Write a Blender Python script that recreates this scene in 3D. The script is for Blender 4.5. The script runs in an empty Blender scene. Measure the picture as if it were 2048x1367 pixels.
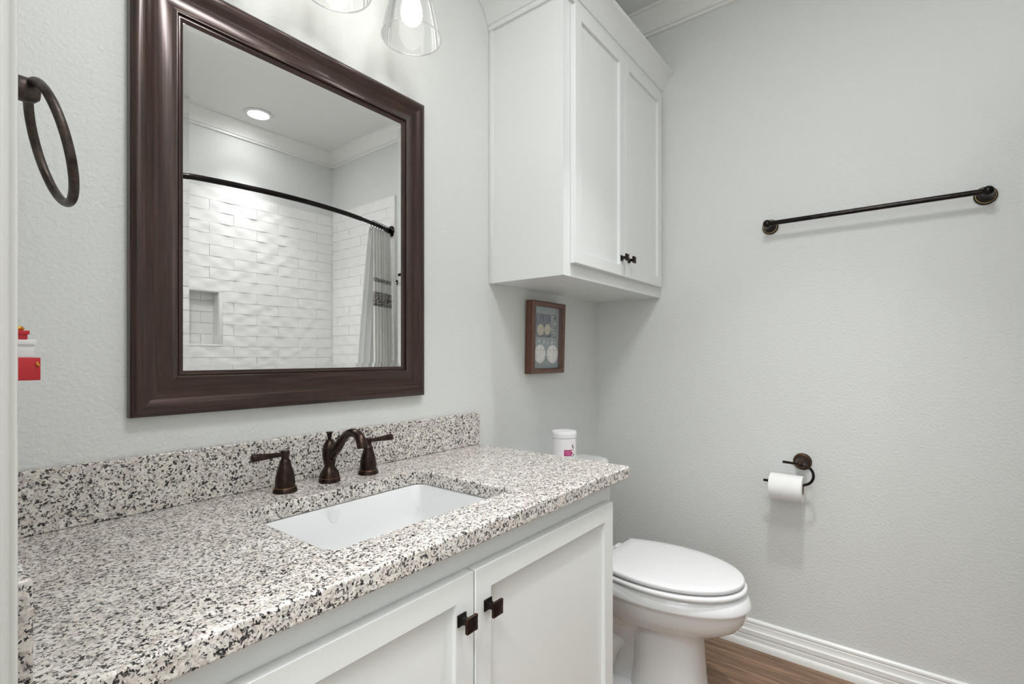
import bpy, bmesh, math, random
from mathutils import Vector, Matrix
random.seed(7)
PI = math.pi
S = bpy.context.scene
C = S.collection

# ------------------------------------------------------------------ camera
F_PX = 991.5
cam_d = bpy.data.cameras.new('camera'); cam = bpy.data.objects.new('camera', cam_d); C.objects.link(cam)
cam_d.sensor_width = 36.0; cam_d.lens = 36.0*F_PX/2048
cam_d.shift_y = 29.3/2048; cam_d.clip_start = 0.01
cam.location = (-0.0373, -1.1318, 1.125)
cam.rotation_euler = (PI/2, 0, math.radians(38.26-90))
S.camera = cam
# ------------------------------------------------------------------ world, exposure, big lights
w = bpy.data.worlds.new('world'); S.world = w; w.use_nodes = True
w.node_tree.nodes['Background'].inputs[0].default_value = (0.75, 0.78, 0.8, 1)
w.node_tree.nodes['Background'].inputs[1].default_value = 0.3
S.view_settings.view_transform = 'Standard'; S.view_settings.look = 'None'
S.view_settings.gamma = 1.0; S.view_settings.use_curve_mapping = False
S.view_settings.exposure = 0.04
BULB_E = 6.0          # the three vanity bulbs
CAN_E = 38.0           # recessed downlight over the bath (lens disc)
TUB_W = 2.3            # and its beam
MAIN_E = 12.0          # recessed downlight over the middle of the room (lens disc)
MAIN_W = 4.6          # and the beam it throws down
HALL_W = 34.0          # added fill light under the hallway ceiling
ROOM_W = 14.0          # added soft fill under the bathroom ceiling
FILL_PANE_E = 2.9           # added glowing pane in the hallway, frontal fill through the doorway
HC_ = 2.62
def area(name, loc, size, power, col, rot=(0, 0, 0)):
    l = bpy.data.lights.new(name, 'AREA'); l.shape = 'RECTANGLE'; l.size = size[0]; l.size_y = size[1]
    l.energy = power; l.color = col
    o = bpy.data.objects.new(name, l); C.objects.link(o); o.location = loc; o.rotation_euler = rot
    return o
area('ceiling_fill', (0.55, -1.05, HC_-0.02), (0.36, 0.36), ROOM_W, (0.98, 0.985, 1.0))  # added fill with no fixture, lifts the vanity wall and fronts
area('hallway_fill', (-0.62, -1.2, 2.6), (0.5, 0.9), HALL_W, (0.94, 0.975, 1.0))  # added fill from behind the camera, no real fixture

# ------------------------------------------------------------------ materials
def lin(c):
    c = c/255.0
    return c/12.92 if c <= 0.04045 else ((c+0.055)/1.055)**2.4
def rgb(r, g, b): return (lin(r), lin(g), lin(b), 1)
class Mat:
    def __init__(s, name):
        s.m = bpy.data.materials.new(name); s.m.use_nodes = True
        s.t = s.m.node_tree; s.b = s.t.nodes['Principled BSDF']; s.out = s.t.nodes['Material Output']
    def n(s, kind, **kw):
        x = s.t.nodes.new('ShaderNode'+kind)
        for k, v in kw.items():
            if k.startswith('i_'):
                key = k[2:]
                key = int(key) if key.isdigit() else key.replace('_', ' ')
                x.inputs[key].default_value = v
            else: setattr(x, k, v)
        return x
    def l(s, a, b): s.t.links.new(a, b)
    def set(s, **kw):
        for k, v in kw.items(): s.b.inputs[k.replace('_', ' ')].default_value = v
        return s
    def coord(s, scale=(1, 1, 1), kind='Object'):
        tc = s.n('TexCoord'); mp = s.n('Mapping'); mp.inputs['Scale'].default_value = scale
        s.l(tc.outputs[kind], mp.inputs[0]); return mp.outputs[0]
    def bump(s, h, strength=0.2, dist=0.002):
        b = s.n('Bump'); b.inputs['Strength'].default_value = strength; b.inputs['Distance'].default_value = dist
        s.l(h, b.inputs['Height']); s.l(b.outputs[0], s.b.inputs['Normal'])
    def ramp(s, fac, stops, interp='LINEAR'):
        r = s.n('ValToRGB'); r.color_ramp.interpolation = interp
        els = r.color_ramp.elements
        while len(els) < len(stops): els.new(0.5)
        for e, (p, c) in zip(els, stops): e.position = p; e.color = c
        s.l(fac, r.inputs[0]); return r.outputs[0]
    def mix(s, fac, a, b):
        x = s.n('Mix', data_type='RGBA')
        if isinstance(fac, (int, float)): x.inputs[0].default_value = fac
        else: s.l(fac, x.inputs[0])
        for v, i in ((a, 6), (b, 7)):
            if isinstance(v, tuple): x.inputs[i].default_value = v
            else: s.l(v, x.inputs[i])
        return x.outputs[2]
def plain(name, col, rough=0.5, metal=0.0, **kw):
    m = Mat(name); m.set(Base_Color=col, Roughness=rough, Metallic=metal, **kw); return m
M = {}
# painted wall with orange-peel texture
def paint(name, col, bump=0.5):
    m = Mat(name); m.set(Base_Color=col, Roughness=0.6)
    c = m.coord((1, 1, 1))
    n1 = m.n('TexNoise', i_Scale=125.0, i_Detail=3.0, i_Roughness=0.55); m.l(c, n1.inputs['Vector'])
    m.bump(n1.outputs['Fac'], bump, 0.004); return m
M['wall'] = paint('wall_paint', rgb(219, 221, 218))
M['ceil'] = paint('ceiling_paint', rgb(232, 233, 230), 0.15)
M['trim'] = plain('white_trim_paint', rgb(236, 236, 233), 0.32)
M['cab'] = plain('white_cabinet_paint', rgb(229, 231, 229), 0.35)
M['cabdark'] = plain('cabinet_gap', rgb(150, 150, 147), 0.7)
M['hall'] = plain('hall_paint', rgb(225, 225, 222), 0.7)
M['ceramic'] = plain('white_ceramic', rgb(226, 227, 227), 0.09, Coat_Weight=0.4)
M['seat'] = plain('white_toilet_seat', rgb(222, 222, 222), 0.16)
M['paper'] = plain('toilet_paper_white', rgb(236, 235, 233), 0.9)
M['card'] = plain('cardboard_core', rgb(150, 125, 98), 0.9)
M['can'] = plain('downlight_trim_white', rgb(228, 228, 226), 0.4)
# oil rubbed bronze
def bronze(name, col, rough, spots=True):
    m = Mat(name); m.set(Metallic=0.85, Roughness=rough)
    c = m.coord((1, 1, 1)); n = m.n('TexNoise', i_Scale=60.0, i_Detail=4.0); m.l(c, n.inputs['Vector'])
    a = tuple(x*0.6 for x in col[:3])+(1,); b = tuple(min(1, x*1.7) for x in col[:3])+(1,)
    m.l(m.ramp(n.outputs['Fac'], [(0.3, a), (0.7, b)]), m.b.inputs['Base Color']); return m
M['bronze'] = bronze('oil_rubbed_bronze', (0.040, 0.025, 0.020, 1), 0.26)
M['black'] = bronze('dark_bronze', (0.018, 0.015, 0.014, 1), 0.2)
M['ringbronze'] = bronze('satin_brown_bronze', (0.07, 0.055, 0.048, 1), 0.42)
M['copper'] = plain('worn_copper_edge', rgb(140, 98, 70), 0.42, 0.85)
M['goldring'] = plain('worn_gold_ring', rgb(206, 178, 130), 0.3, 0.9)
M['gold'] = plain('gold_ribbon', rgb(214, 160, 60), 0.25, 0.85)
M['red'] = plain('red_gift_paper', rgb(190, 38, 46), 0.35)
M['whitebox'] = plain('white_gift_paper', rgb(228, 226, 226), 0.4)
M['plug'] = plain('white_plastic', rgb(226, 226, 222), 0.35)
# mirror
m = Mat('mirror_silver'); m.set(Base_Color=(0.965, 0.97, 0.968, 1), Metallic=1.0, Roughness=0.0); M['mirror'] = m
# clear thin glass
m = Mat('clear_glass')
tr = m.n('BsdfTransparent'); tr.inputs[0].default_value = (0.985, 0.988, 0.988, 1)
gl = m.n('BsdfGlossy'); gl.inputs['Roughness'].default_value = 0.02; gl.inputs['Color'].default_value = (1, 1, 1, 1)
lw = m.n('LayerWeight', i_Blend=0.25); mx = m.n('MixShader')
mul = m.n('Math', operation='MULTIPLY'); mul.inputs[1].default_value = 0.75
m.l(lw.outputs['Fresnel'], mul.inputs[0]); m.l(mul.outputs[0], mx.inputs[0]); m.l(tr.outputs[0], mx.inputs[1]); m.l(gl.outputs[0], mx.inputs[2])
m.l(mx.outputs[0], m.out.inputs['Surface']); M['glass'] = m
m = Mat('glass_rim')
tr = m.n('BsdfTransparent'); tl = m.n('BsdfTranslucent'); df = m.n('BsdfDiffuse'); gl = m.n('BsdfGlossy'); gl.inputs['Roughness'].default_value = 0.06
a1 = m.n('MixShader'); a1.inputs[0].default_value = 0.5; m.l(tl.outputs[0], a1.inputs[1]); m.l(df.outputs[0], a1.inputs[2])
a2 = m.n('MixShader'); a2.inputs[0].default_value = 0.35; m.l(a1.outputs[0], a2.inputs[1]); m.l(gl.outputs[0], a2.inputs[2])
a3 = m.n('MixShader'); a3.inputs[0].default_value = 0.55; m.l(tr.outputs[0], a3.inputs[1]); m.l(a2.outputs[0], a3.inputs[2])
m.l(a3.outputs[0], m.out.inputs['Surface']); M['glassrim'] = m
def emit(name, col, e):
    m = Mat(name); x = m.n('Emission'); x.inputs[0].default_value = col; x.inputs[1].default_value = e
    m.l(x.outputs[0], m.out.inputs['Surface']); return m
M['bulb'] = emit('lit_bulb', (1.0, 0.955, 0.9, 1), BULB_E)
M['fillpane'] = emit('fill_pane', (0.93, 0.97, 1.0, 1), FILL_PANE_E)  # glow of the added fill pane in the hallway
M['mainlens'] = emit('lit_main_downlight_lens', (0.985, 0.995, 1.0, 1), MAIN_E)
M['lens'] = emit('lit_downlight_lens', (0.985, 0.995, 1.0, 1), CAN_E)
# mirror-frame wood, grain runs along UV.x
def framewood(name, c1, c2, rough, along=6.0, across=160.0, metal=0.0):
    m = Mat(name); m.set(Roughness=rough, Metallic=metal, Coat_Weight=0.5, Coat_Roughness=0.16)
    c = m.coord((along, across, 1), 'UV')
    n = m.n('TexNoise', i_Scale=1.0, i_Detail=5.0, i_Roughness=0.6, i_Distortion=0.4); m.l(c, n.inputs['Vector'])
    m.l(m.ramp(n.outputs['Fac'], [(0.3, c1), (0.7, c2)]), m.b.inputs['Base Color'])
    m.bump(n.outputs['Fac'], 0.12, 0.001); return m
M['framewood'] = framewood('espresso_wood', rgb(34, 19, 13), rgb(68, 43, 31), 0.28, metal=0.4)
M['picwood'] = framewood('walnut_wood', rgb(62, 30, 18), rgb(118, 68, 44), 0.4, 20, 300)
# granite
def granite():
    m = Mat('granite'); m.set(Roughness=0.16)
    c = m.coord((1, 1, 1))
    nd = m.n('TexNoise', i_Scale=210.0, i_Detail=4.0, i_Roughness=0.65); m.l(c, nd.inputs['Vector'])
    vm = m.n('VectorMath', operation='SCALE'); vm.inputs['Scale'].default_value = 0.011
    sub = m.n('VectorMath', operation='SUBTRACT'); sub.inputs[1].default_value = (0.5, 0.5, 0.5)
    m.l(nd.outputs['Color'], sub.inputs[0]); m.l(sub.outputs[0], vm.inputs[0])
    add = m.n('VectorMath', operation='ADD'); m.l(c, add.inputs[0]); m.l(vm.outputs[0], add.inputs[1])
    def cells(scale):
        v = m.n('TexVoronoi', i_Scale=scale); m.l(add.outputs[0], v.inputs['Vector'])
        sp = m.n('SeparateColor'); m.l(v.outputs['Color'], sp.inputs[0]); return sp.outputs
    a = cells(280.0); b = cells(430.0)
    base = m.ramp(a[0], [(0.0, rgb(238, 235, 230)), (0.26, rgb(220, 214, 206)), (0.42, rgb(228, 215, 203)),
                         (0.52, rgb(200, 197, 192)), (0.64, rgb(206, 189, 176)), (0.73, rgb(160, 149, 143)), (0.86, rgb(120, 107, 102))], 'CONSTANT')
    fine = m.ramp(b[1], [(0.0, rgb(240, 238, 234)), (0.40, rgb(216, 207, 199)), (0.70, rgb(176, 164, 157)), (0.88, rgb(132, 119, 114))], 'CONSTANT')
    big = m.n('TexNoise', i_Scale=42.0, i_Detail=3.0); m.l(c, big.inputs['Vector'])
    tone = m.ramp(big.outputs['Fac'], [(0.32, rgb(180, 174, 169)), (0.5, rgb(224, 217, 208)), (0.66, rgb(240, 237, 232))])
    col = m.mix(0.35, m.mix(0.4, base, fine), tone)
    dk = m.ramp(a[2], [(0.0, (0, 0, 0, 1)), (0.79, (1, 1, 1, 1))], 'CONSTANT')
    clump = m.n('TexNoise', i_Scale=120.0, i_Detail=2.0); m.l(c, clump.inputs['Vector'])
    gate = m.ramp(clump.outputs['Fac'], [(0.40, (0, 0, 0, 1)), (0.47, (1, 1, 1, 1))])
    mm = m.n('Math', operation='MULTIPLY'); m.l(dk, mm.inputs[0]); m.l(gate, mm.inputs[1])
    dk2 = m.ramp(b[0], [(0.0, (0, 0, 0, 1)), (0.885, (1, 1, 1, 1))], 'CONSTANT')
    mxx = m.n('Math', operation='MAXIMUM'); m.l(mm.outputs[0], mxx.inputs[0]); m.l(dk2, mxx.inputs[1])
    dcol = m.ramp(b[2], [(0.0, rgb(34, 33, 38)), (0.6, rgb(58, 54, 58)), (0.85, rgb(96, 88, 86))], 'CONSTANT')
    m.l(m.mix(mxx.outputs[0], col, dcol), m.b.inputs['Base Color']); return m
M['granite'] = granite()
# shower tile + grout
m = Mat('white_wavy_tile'); m.set(Base_Color=rgb(240, 240, 238), Roughness=0.12)
M['tile'] = m
M['grout'] = plain('tile_grout', rgb(218, 218, 214), 0.85)
# vinyl plank floor, planks along Y
m = Mat('wood_plank_floor'); m.set(Roughness=0.45)
c = m.coord((1, 1, 1))
sep = m.n('SeparateXYZ'); m.l(c, sep.inputs[0])
comb = m.n('CombineXYZ'); m.l(sep.outputs[1], comb.inputs[0]); m.l(sep.outputs[0], comb.inputs[1])
br = m.n('TexBrick', i_Scale=1.0, i_Mortar_Size=0.0012, i_Brick_Width=1.2, i_Row_Height=0.15, i_Bias=0.0)
br.inputs['Color1'].default_value = (0.3, 0.3, 0.3, 1); br.inputs['Color2'].default_value = (0.8, 0.8, 0.8, 1); br.inputs['Mortar'].default_value = (0, 0, 0, 1)
m.l(comb.outputs[0], br.inputs['Vector'])
mp = m.n('Mapping'); mp.inputs['Scale'].default_value = (60, 3.2, 1); m.l(c, mp.inputs[0])
n = m.n('TexNoise', i_Scale=1.0, i_Detail=7.0, i_Roughness=0.65, i_Distortion=0.5); m.l(mp.outputs[0], n.inputs['Vector'])
g = m.ramp(n.outputs['Fac'], [(0.25, rgb(58, 41, 30)), (0.45, rgb(118, 90, 68)), (0.58, rgb(148, 117, 92)), (0.75, rgb(186, 155, 126))])
m.l(m.mix(0.28, g, m.mix(br.outputs['Color'], rgb(90, 68, 53), rgb(150, 121, 97))), m.b.inputs['Base Color'])
m.bump(n.outputs['Fac'], 0.15, 0.001); M['floor'] = m
# shower curtain: white cloth, two bands of dark pattern at fixed heights
m = Mat('curtain_cloth'); m.set(Roughness=0.9)
c = m.coord((1, 1, 1)); sep = m.n('SeparateXYZ'); m.l(c, sep.inputs[0])
def band(lo, hi):
    a = m.n('Math', operation='GREATER_THAN'); a.inputs[1].default_value = lo; m.l(sep.outputs[2], a.inputs[0])
    b = m.n('Math', operation='LESS_THAN'); b.inputs[1].default_value = hi; m.l(sep.outputs[2], b.inputs[0])
    x = m.n('Math', operation='MULTIPLY'); m.l(a.outputs[0], x.inputs[0]); m.l(b.outputs[0], x.inputs[1]); return x.outputs[0]
b1 = band(1.590, 1.616); b2 = band(1.438, 1.528)
bs = m.n('Math', operation='ADD'); m.l(b1, bs.inputs[0]); m.l(b2, bs.inputs[1])
n = m.n('TexNoise', i_Scale=140.0, i_Detail=2.0); m.l(c, n.inputs['Vector'])
pat = m.ramp(n.outputs['Fac'], [(0.42, rgb(74, 76, 84)), (0.5, rgb(160, 156, 154)), (0.58, rgb(222, 214, 208))])
m.l(m.mix(bs.outputs[0], rgb(242, 242, 238), pat), m.b.inputs['Base Color']); M['curtain'] = m
def sheer(m, f, col):
    t = m.n('BsdfTranslucent'); t.inputs[0].default_value = col; x = m.n('MixShader'); x.inputs[0].default_value = f
    m.l(m.b.outputs[0], x.inputs[1]); m.l(t.outputs[0], x.inputs[2]); m.l(x.outputs[0], m.out.inputs['Surface'])
sheer(m, 0.25, rgb(242, 242, 238))
m = plain('curtain_liner', rgb(244, 245, 244), 0.7); sheer(m, 0.5, rgb(246, 247, 246)); M['liner'] = m
m = plain('jar_plastic', rgb(240, 236, 238), 0.4, Subsurface_Weight=0.15); m.b.inputs['Subsurface Radius'].default_value = (0.01, 0.01, 0.01); M['jar'] = m
M['jarlid'] = plain('jar_lid_plastic', rgb(240, 240, 240), 0.4)
M['magenta'] = plain('magenta_label', rgb(178, 34, 110), 0.5)
M['labeltext'] = plain('pale_pink_print', rgb(250, 205, 226), 0.5)
M['brownprint'] = plain('dark_brown_print', rgb(60, 36, 38), 0.5)
M['whiteprint'] = plain('white_print', rgb(245, 240, 240), 0.5)
M['bluemat'] = plain('blue_grey_backing', rgb(160, 174, 176), 0.8)
M['shell'] = plain('white_shell', rgb(240, 238, 234), 0.8)
M['shellprint'] = plain('printed_shell', rgb(206, 200, 180), 0.6)
M['slit'] = plain('shell_slit', rgb(120, 116, 110), 0.8)
# the print in the shadow box: weathered blue-grey planks
m = Mat('weathered_plank_print'); m.set(Roughness=0.5)
c = m.coord((260, 1, 30)); n = m.n('TexNoise', i_Scale=1.0, i_Detail=4.0); m.l(c, n.inputs['Vector'])
c2 = m.coord((20, 1, 20)); n2 = m.n('TexNoise', i_Scale=1.0, i_Detail=2.0); m.l(c2, n2.inputs['Vector'])
p1 = m.ramp(n.outputs['Fac'], [(0.36, rgb(48, 52, 66)), (0.5, rgb(108, 116, 134)), (0.64, rgb(176, 176, 174))])
m.l(m.mix(m.ramp(n2.outputs['Fac'], [(0.45, (0, 0, 0, 1)), (0.6, (0.6, 0.6, 0.6, 1))]), p1, rgb(140, 134, 120)), m.b.inputs['Base Color'])
c3 = m.coord((40, 1, 260)); n3 = m.n('TexNoise', i_Scale=1.0, i_Detail=4.0); m.l(c3, n3.inputs['Vector'])
p3 = m.ramp(n3.outputs['Fac'], [(0.36, rgb(60, 64, 78)), (0.5, rgb(150, 154, 160)), (0.62, rgb(206, 204, 198))])
tcx = m.n('TexCoord'); sx_ = m.n('SeparateXYZ'); m.l(tcx.outputs['Object'], sx_.inputs[0])
gt = m.n('Math', operation='GREATER_THAN'); gt.inputs[1].default_value = 0.036; m.l(sx_.outputs[0], gt.inputs[0])
m.l(m.mix(gt.outputs[0], p1, p3), m.b.inputs['Base Color']); M['print'] = m
m = Mat('picture_glass')
tr = m.n('BsdfTransparent'); gl = m.n('BsdfGlossy'); gl.inputs['Roughness'].default_value = 0.03
mx = m.n('MixShader'); mx.inputs[0].default_value = 0.05
m.l(tr.outputs[0], mx.inputs[1]); m.l(gl.outputs[0], mx.inputs[2]); m.l(mx.outputs[0], m.out.inputs['Surface']); M['picglass'] = m

# ------------------------------------------------------------------ mesh helpers
AX = {'x': (Vector((1, 0, 0)), Vector((0, 1, 0)), Vector((0, 0, 1))),
      'y': (Vector((0, 1, 0)), Vector((0, 0, 1)), Vector((1, 0, 0))),
      'z': (Vector((0, 0, 1)), Vector((1, 0, 0)), Vector((0, 1, 0)))}
class B:
    def __init__(s): s.bm = bmesh.new(); s.uv = s.bm.loops.layers.uv.new('UVMap')
    def box(s, x0, x1, y0, y1, z0, z1, bev=0.0, seg=2):
        x0, x1 = sorted((x0, x1)); y0, y1 = sorted((y0, y1)); z0, z1 = sorted((z0, z1))
        v = [s.bm.verts.new((x, y, z)) for x in (x0, x1) for y in (y0, y1) for z in (z0, z1)]
        fs = [(0, 1, 3, 2), (4, 6, 7, 5), (0, 4, 5, 1), (2, 3, 7, 6), (0, 2, 6, 4), (1, 5, 7, 3)]
        f = [s.bm.faces.new([v[i] for i in q]) for q in fs]
        if bev > 0:
            e = list({e for q in f for e in q.edges})
            bmesh.ops.bevel(s.bm, geom=e, offset=bev, segments=seg, profile=0.5, affect='EDGES', clamp_overlap=True)
        return s
    def ring(s, c, u, v, r, n, ru=1.0, rv=1.0):
        return [s.bm.verts.new(c+u*(r*ru*math.cos(2*PI*k/n))+v*(r*rv*math.sin(2*PI*k/n))) for k in range(n)]
    def bridge(s, a, b, closed=True):
        n = len(a)
        for k in range(n if closed else n-1):
            s.bm.faces.new((a[k], a[(k+1) % n], b[(k+1) % n], b[k]))
    def fan(s, ring, flip=False):
        s.bm.faces.new(list(reversed(ring)) if flip else ring)
    def lathe(s, prof, c, axis='z', sign=1, n=40, ru=1.0, rv=1.0, cap=True):
        d, u, v = AX[axis]; d = d*sign; c = Vector(c); prev = None; first = None
        for r, h in prof:
            cur = s.ring(c+d*h, u, v, max(r, 1e-5), n, ru, rv)
            if prev: s.bridge(prev, cur)
            else: first = cur
            prev = cur
        if cap: s.fan(first, True); s.fan(prev)
        return s
    def tube(s, pts, rad, n=20, closed=False, cap=True, flat=1.0):
        pts = [Vector(p) for p in pts]; N = len(pts)
        rr = rad if isinstance(rad, (list, tuple)) else [rad]*N
        up = None; rings = []
        for i in range(N):
            a = pts[(i-1) % N] if (closed or i > 0) else pts[i]
            b = pts[(i+1) % N] if (closed or i < N-1) else pts[i]
            t = (b-a).normalized()
            if up is None:
                up = Vector((0, 0, 1)) if abs(t.z) < 0.9 else Vector((1, 0, 0))
            up = (up-t*up.dot(t)).normalized(); sd = t.cross(up)
            rings.append(s.ring(pts[i], up, sd, rr[i], n, 1.0, flat))
        for i in range(N-1): s.bridge(rings[i], rings[i+1])
        if closed:
            s.bridge(rings[-1], rings[0])
        elif cap: s.fan(rings[0], True); s.fan(rings[-1])
        return s
    def sphere(s, c, r, sx=1, sy=1, sz=1, n=24):
        mt = Matrix.Translation(Vector(c)) @ Matrix.Diagonal((r*sx, r*sy, r*sz, 1))
        bmesh.ops.create_uvsphere(s.bm, u_segments=n, v_segments=n//2, radius=1.0, matrix=mt); return s
    def prism(s, pts2, axis, a, b):
        """polygon in the plane across `axis`, extruded from a to b. (x: pts=(y,z); y: pts=(x,z); z: pts=(x,y))"""
        def P(p, h): return {'x': (h, p[0], p[1]), 'y': (p[0], h, p[1]), 'z': (p[0], p[1], h)}[axis]
        A = [s.bm.verts.new(P(p, a)) for p in pts2]; Bv = [s.bm.verts.new(P(p, b)) for p in pts2]
        s.bridge(A, Bv); s.fan(A, True); s.fan(Bv); return s
    def loft(s, secs, n=112, cap=True):
        rings = []
        for z, cx, cy, rx, rf, rb, p in secs:
            L = []
            for k in range(n):
                t = 2*PI*k/n; cs, sn = math.cos(t), math.sin(t)
                x = rx*math.copysign(abs(cs)**(2.0/p), cs); ry = rf if sn < 0 else rb
                y = ry*math.copysign(abs(sn)**(2.0/p), sn)
                L.append(s.bm.verts.new((cx+x, cy+y, z)))
            rings.append(L)
        for a, b in zip(rings, rings[1:]): s.bridge(a, b)
        if cap: s.fan(rings[0], True); s.fan(rings[-1])
        return s
def wloc(o):
    v = Vector((0, 0, 0))
    while o is not None: v += o.location; o = o.parent
    return v
def obj(name, b, mat, parent=None, origin=None, smooth=True, ang=35, bev=0.0, seg=2):
    bm = b.bm if isinstance(b, B) else b
    bmesh.ops.remove_doubles(bm, verts=bm.verts, dist=1e-6)
    bmesh.ops.recalc_face_normals(bm, faces=bm.faces)
    off = Vector(origin) if origin is not None else (wloc(parent) if parent else Vector((0, 0, 0)))
    bmesh.ops.translate(bm, verts=bm.verts, vec=-off)
    me = bpy.data.meshes.new(name); bm.to_mesh(me); bm.free()
    ms = mat if isinstance(mat, (list, tuple)) else [mat]
    for q in ms: me.materials.append(q.m if isinstance(q, Mat) else q)
    if smooth:
        me.polygons.foreach_set('use_smooth', [True]*len(me.polygons)); me.set_sharp_from_angle(angle=math.radians(ang))
    o = bpy.data.objects.new(name, me); C.objects.link(o)
    if parent: o.parent = parent; o.location = off-wloc(parent) if origin is not None else (0, 0, 0)
    elif origin is not None: o.location = origin
    if bev > 0:
        md = o.modifiers.new('bevel', 'BEVEL'); md.width = bev; md.segments = seg; md.limit_method = 'ANGLE'; md.angle_limit = math.radians(40)
    return o
def thing(name, label, cat, loc, group=None):
    o = bpy.data.objects.new(name, None); C.objects.link(o); o.location = loc; o.empty_display_size = 0.05
    o['label'] = label; o['category'] = cat
    if group: o['group'] = group
    return o
def tag(o, label, cat, group=None):
    o['label'] = label; o['category'] = cat
    if group: o['group'] = group
    return o
def struct(name, b, mat, **kw):
    o = obj(name, b, mat, **kw); o['kind'] = 'structure'; return o
def copy_thing(root, loc, label=None):
    r = root.copy(); C.objects.link(r); r.location = loc
    if label: r['label'] = label
    for ch in list(root.children):
        c = ch.copy(); C.objects.link(c); c.parent = r
        for g in list(ch.children):
            d = g.copy(); C.objects.link(d); d.parent = c
    return r

# ------------------------------------------------------------------ room constants
XL, XF = 0.010, 2.056          # left wall and far wall
YB, YS = 0.0, -2.265           # vanity wall and shower wall
HC = 2.62                      # ceiling
AX0 = 0.53                     # left end of the bath alcove
YA = -1.50                     # front of the alcove
DY0, DY1 = -0.645, -1.43       # doorway in the left wall

struct('floor', B().box(-1.3, XF+0.1, YS-0.15, 0.1, -0.05, 0.0), M['floor'], smooth=False)
struct('ceiling', B().box(-1.3, XF+0.1, YS-0.15, 0.1, HC, HC+0.05), M['ceil'], smooth=False)
struct('wall_vanity', B().box(XL-0.12, XF+0.1, 0.0, 0.1, 0, HC), M['wall'], smooth=False)
struct('wall_far', B().box(XF, XF+0.1, YS-0.15, 0.0, 0, HC), M['wall'], smooth=False)
b = B(); b.box(XL-0.12, XL, DY0, 0.0, 0, HC); b.box(XL-0.12, XL, DY1, DY0, 2.05, HC); b.box(XL-0.12, XL, YS-0.15, DY1, 0, HC)
struct('wall_left', b, M['wall'], smooth=False)
# shower wall with its niche hole
NX0, NX1, NZ0, NZ1, ND = 1.095, 1.262, 1.200, 1.528, 0.085
b = B(); b.box(AX0-0.1, NX0, YS-0.15, YS, 0, HC); b.box(NX1, XF, YS-0.15, YS, 0, HC)
b.box(NX0, NX1, YS-0.15, YS, 0, NZ0); b.box(NX0, NX1, YS-0.15, YS, NZ1, HC); b.box(NX0, NX1, YS-0.15, YS-ND, NZ0, NZ1)
struct('wall_shower', b, M['wall'], smooth=False)
b = B(); b.box(AX0-0.1, AX0, YS, YA, 0, HC); b.box(XL, AX0-0.1, YA-0.1, YA, 0, HC)
struct('wall_alcove', b, M['wall'], smooth=False)
# hallway behind the camera
b = B(); b.box(-1.3, -1.2, YS-0.15, 0.1, 0, HC); b.box(-1.2, XL-0.12, 0.0, 0.1, 0, HC); b.box(-1.2, XL-0.12, YS-0.15, YS-0.05, 0, HC)
struct('wall_hall', b, M['hall'], smooth=False)
b = B()
for y0, y1, z0, z1 in ((-1.72, -1.66, 0.5, 2.2), (-0.36, -0.30, 0.5, 2.2), (-1.72, -0.30, 0.44, 0.5), (-1.72, -0.30, 2.2, 2.26), (-1.66, -0.36, 1.33, 1.37)):
    b.box(-1.2, -1.17, y0, y1, z0, z1)
struct('fill_window_1', b, M['trim'], smooth=False)  # invented frame round the glowing fill pane
struct('fill_window_2', B().box(-1.2, -1.19, -1.66, -0.36, 0.5, 2.2), M['fillpane'], smooth=False)  # unseen emissive pane, added to brighten the room from the doorway

# ------------------------------------------------------------------ crown mouldings, baseboards, door trim
CROWN = [(0, 0), (0.010, 0), (0.012, 0.002), (0.012, 0.008), (0.009, 0.0095), (0.009, 0.0125), (0.016, 0.014), (0.018, 0.018), (0.016, 0.022), (0.020, 0.030), (0.030, 0.044), (0.046, 0.057),
         (0.060, 0.066), (0.064, 0.070), (0.072, 0.071), (0.075, 0.074), (0.075, 0.08), (0, 0.08)]
def crown_far(): return [(XF-p, HC-0.088+h*1.1) for p, h in CROWN]
struct('trim_1', B().prism([(XF-p, HC-0.088+h*1.1) for p, h in CROWN], 'y', YS, 0.0), M['trim'])
struct('trim_2', B().prism([(YS+p, HC-0.088+h*1.1) for p, h in CROWN], 'x', AX0, XF-0.001), M['trim'])
struct('trim_3', B().prism([(-p, HC-0.088+h*1.1) for p, h in CROWN], 'x', XL, XF-0.001), M['trim'])
BASE = [(0, 0), (0.020, 0), (0.020, 0.018), (0.017, 0.024), (0.014, 0.027), (0.014, 0.042), (0.0125, 0.044), (0.0125, 0.047), (0.015, 0.050), (0.015, 0.066),
        (0.012, 0.069), (0.010, 0.072), (0.010, 0.088), (0.0085, 0.090), (0.0085, 0.093), (0.010, 0.096), (0.009, 0.102), (0.004, 0.107), (0, 0.107)]
struct('baseboard_far', B().prism([(XF-p, h) for p, h in BASE], 'y', YA-0.02, -0.0), M['trim'])
struct('baseboard_vanity', B().prism([(-p, h) for p, h in BASE], 'x', 1.16, XF-0.021), M['trim'])
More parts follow.
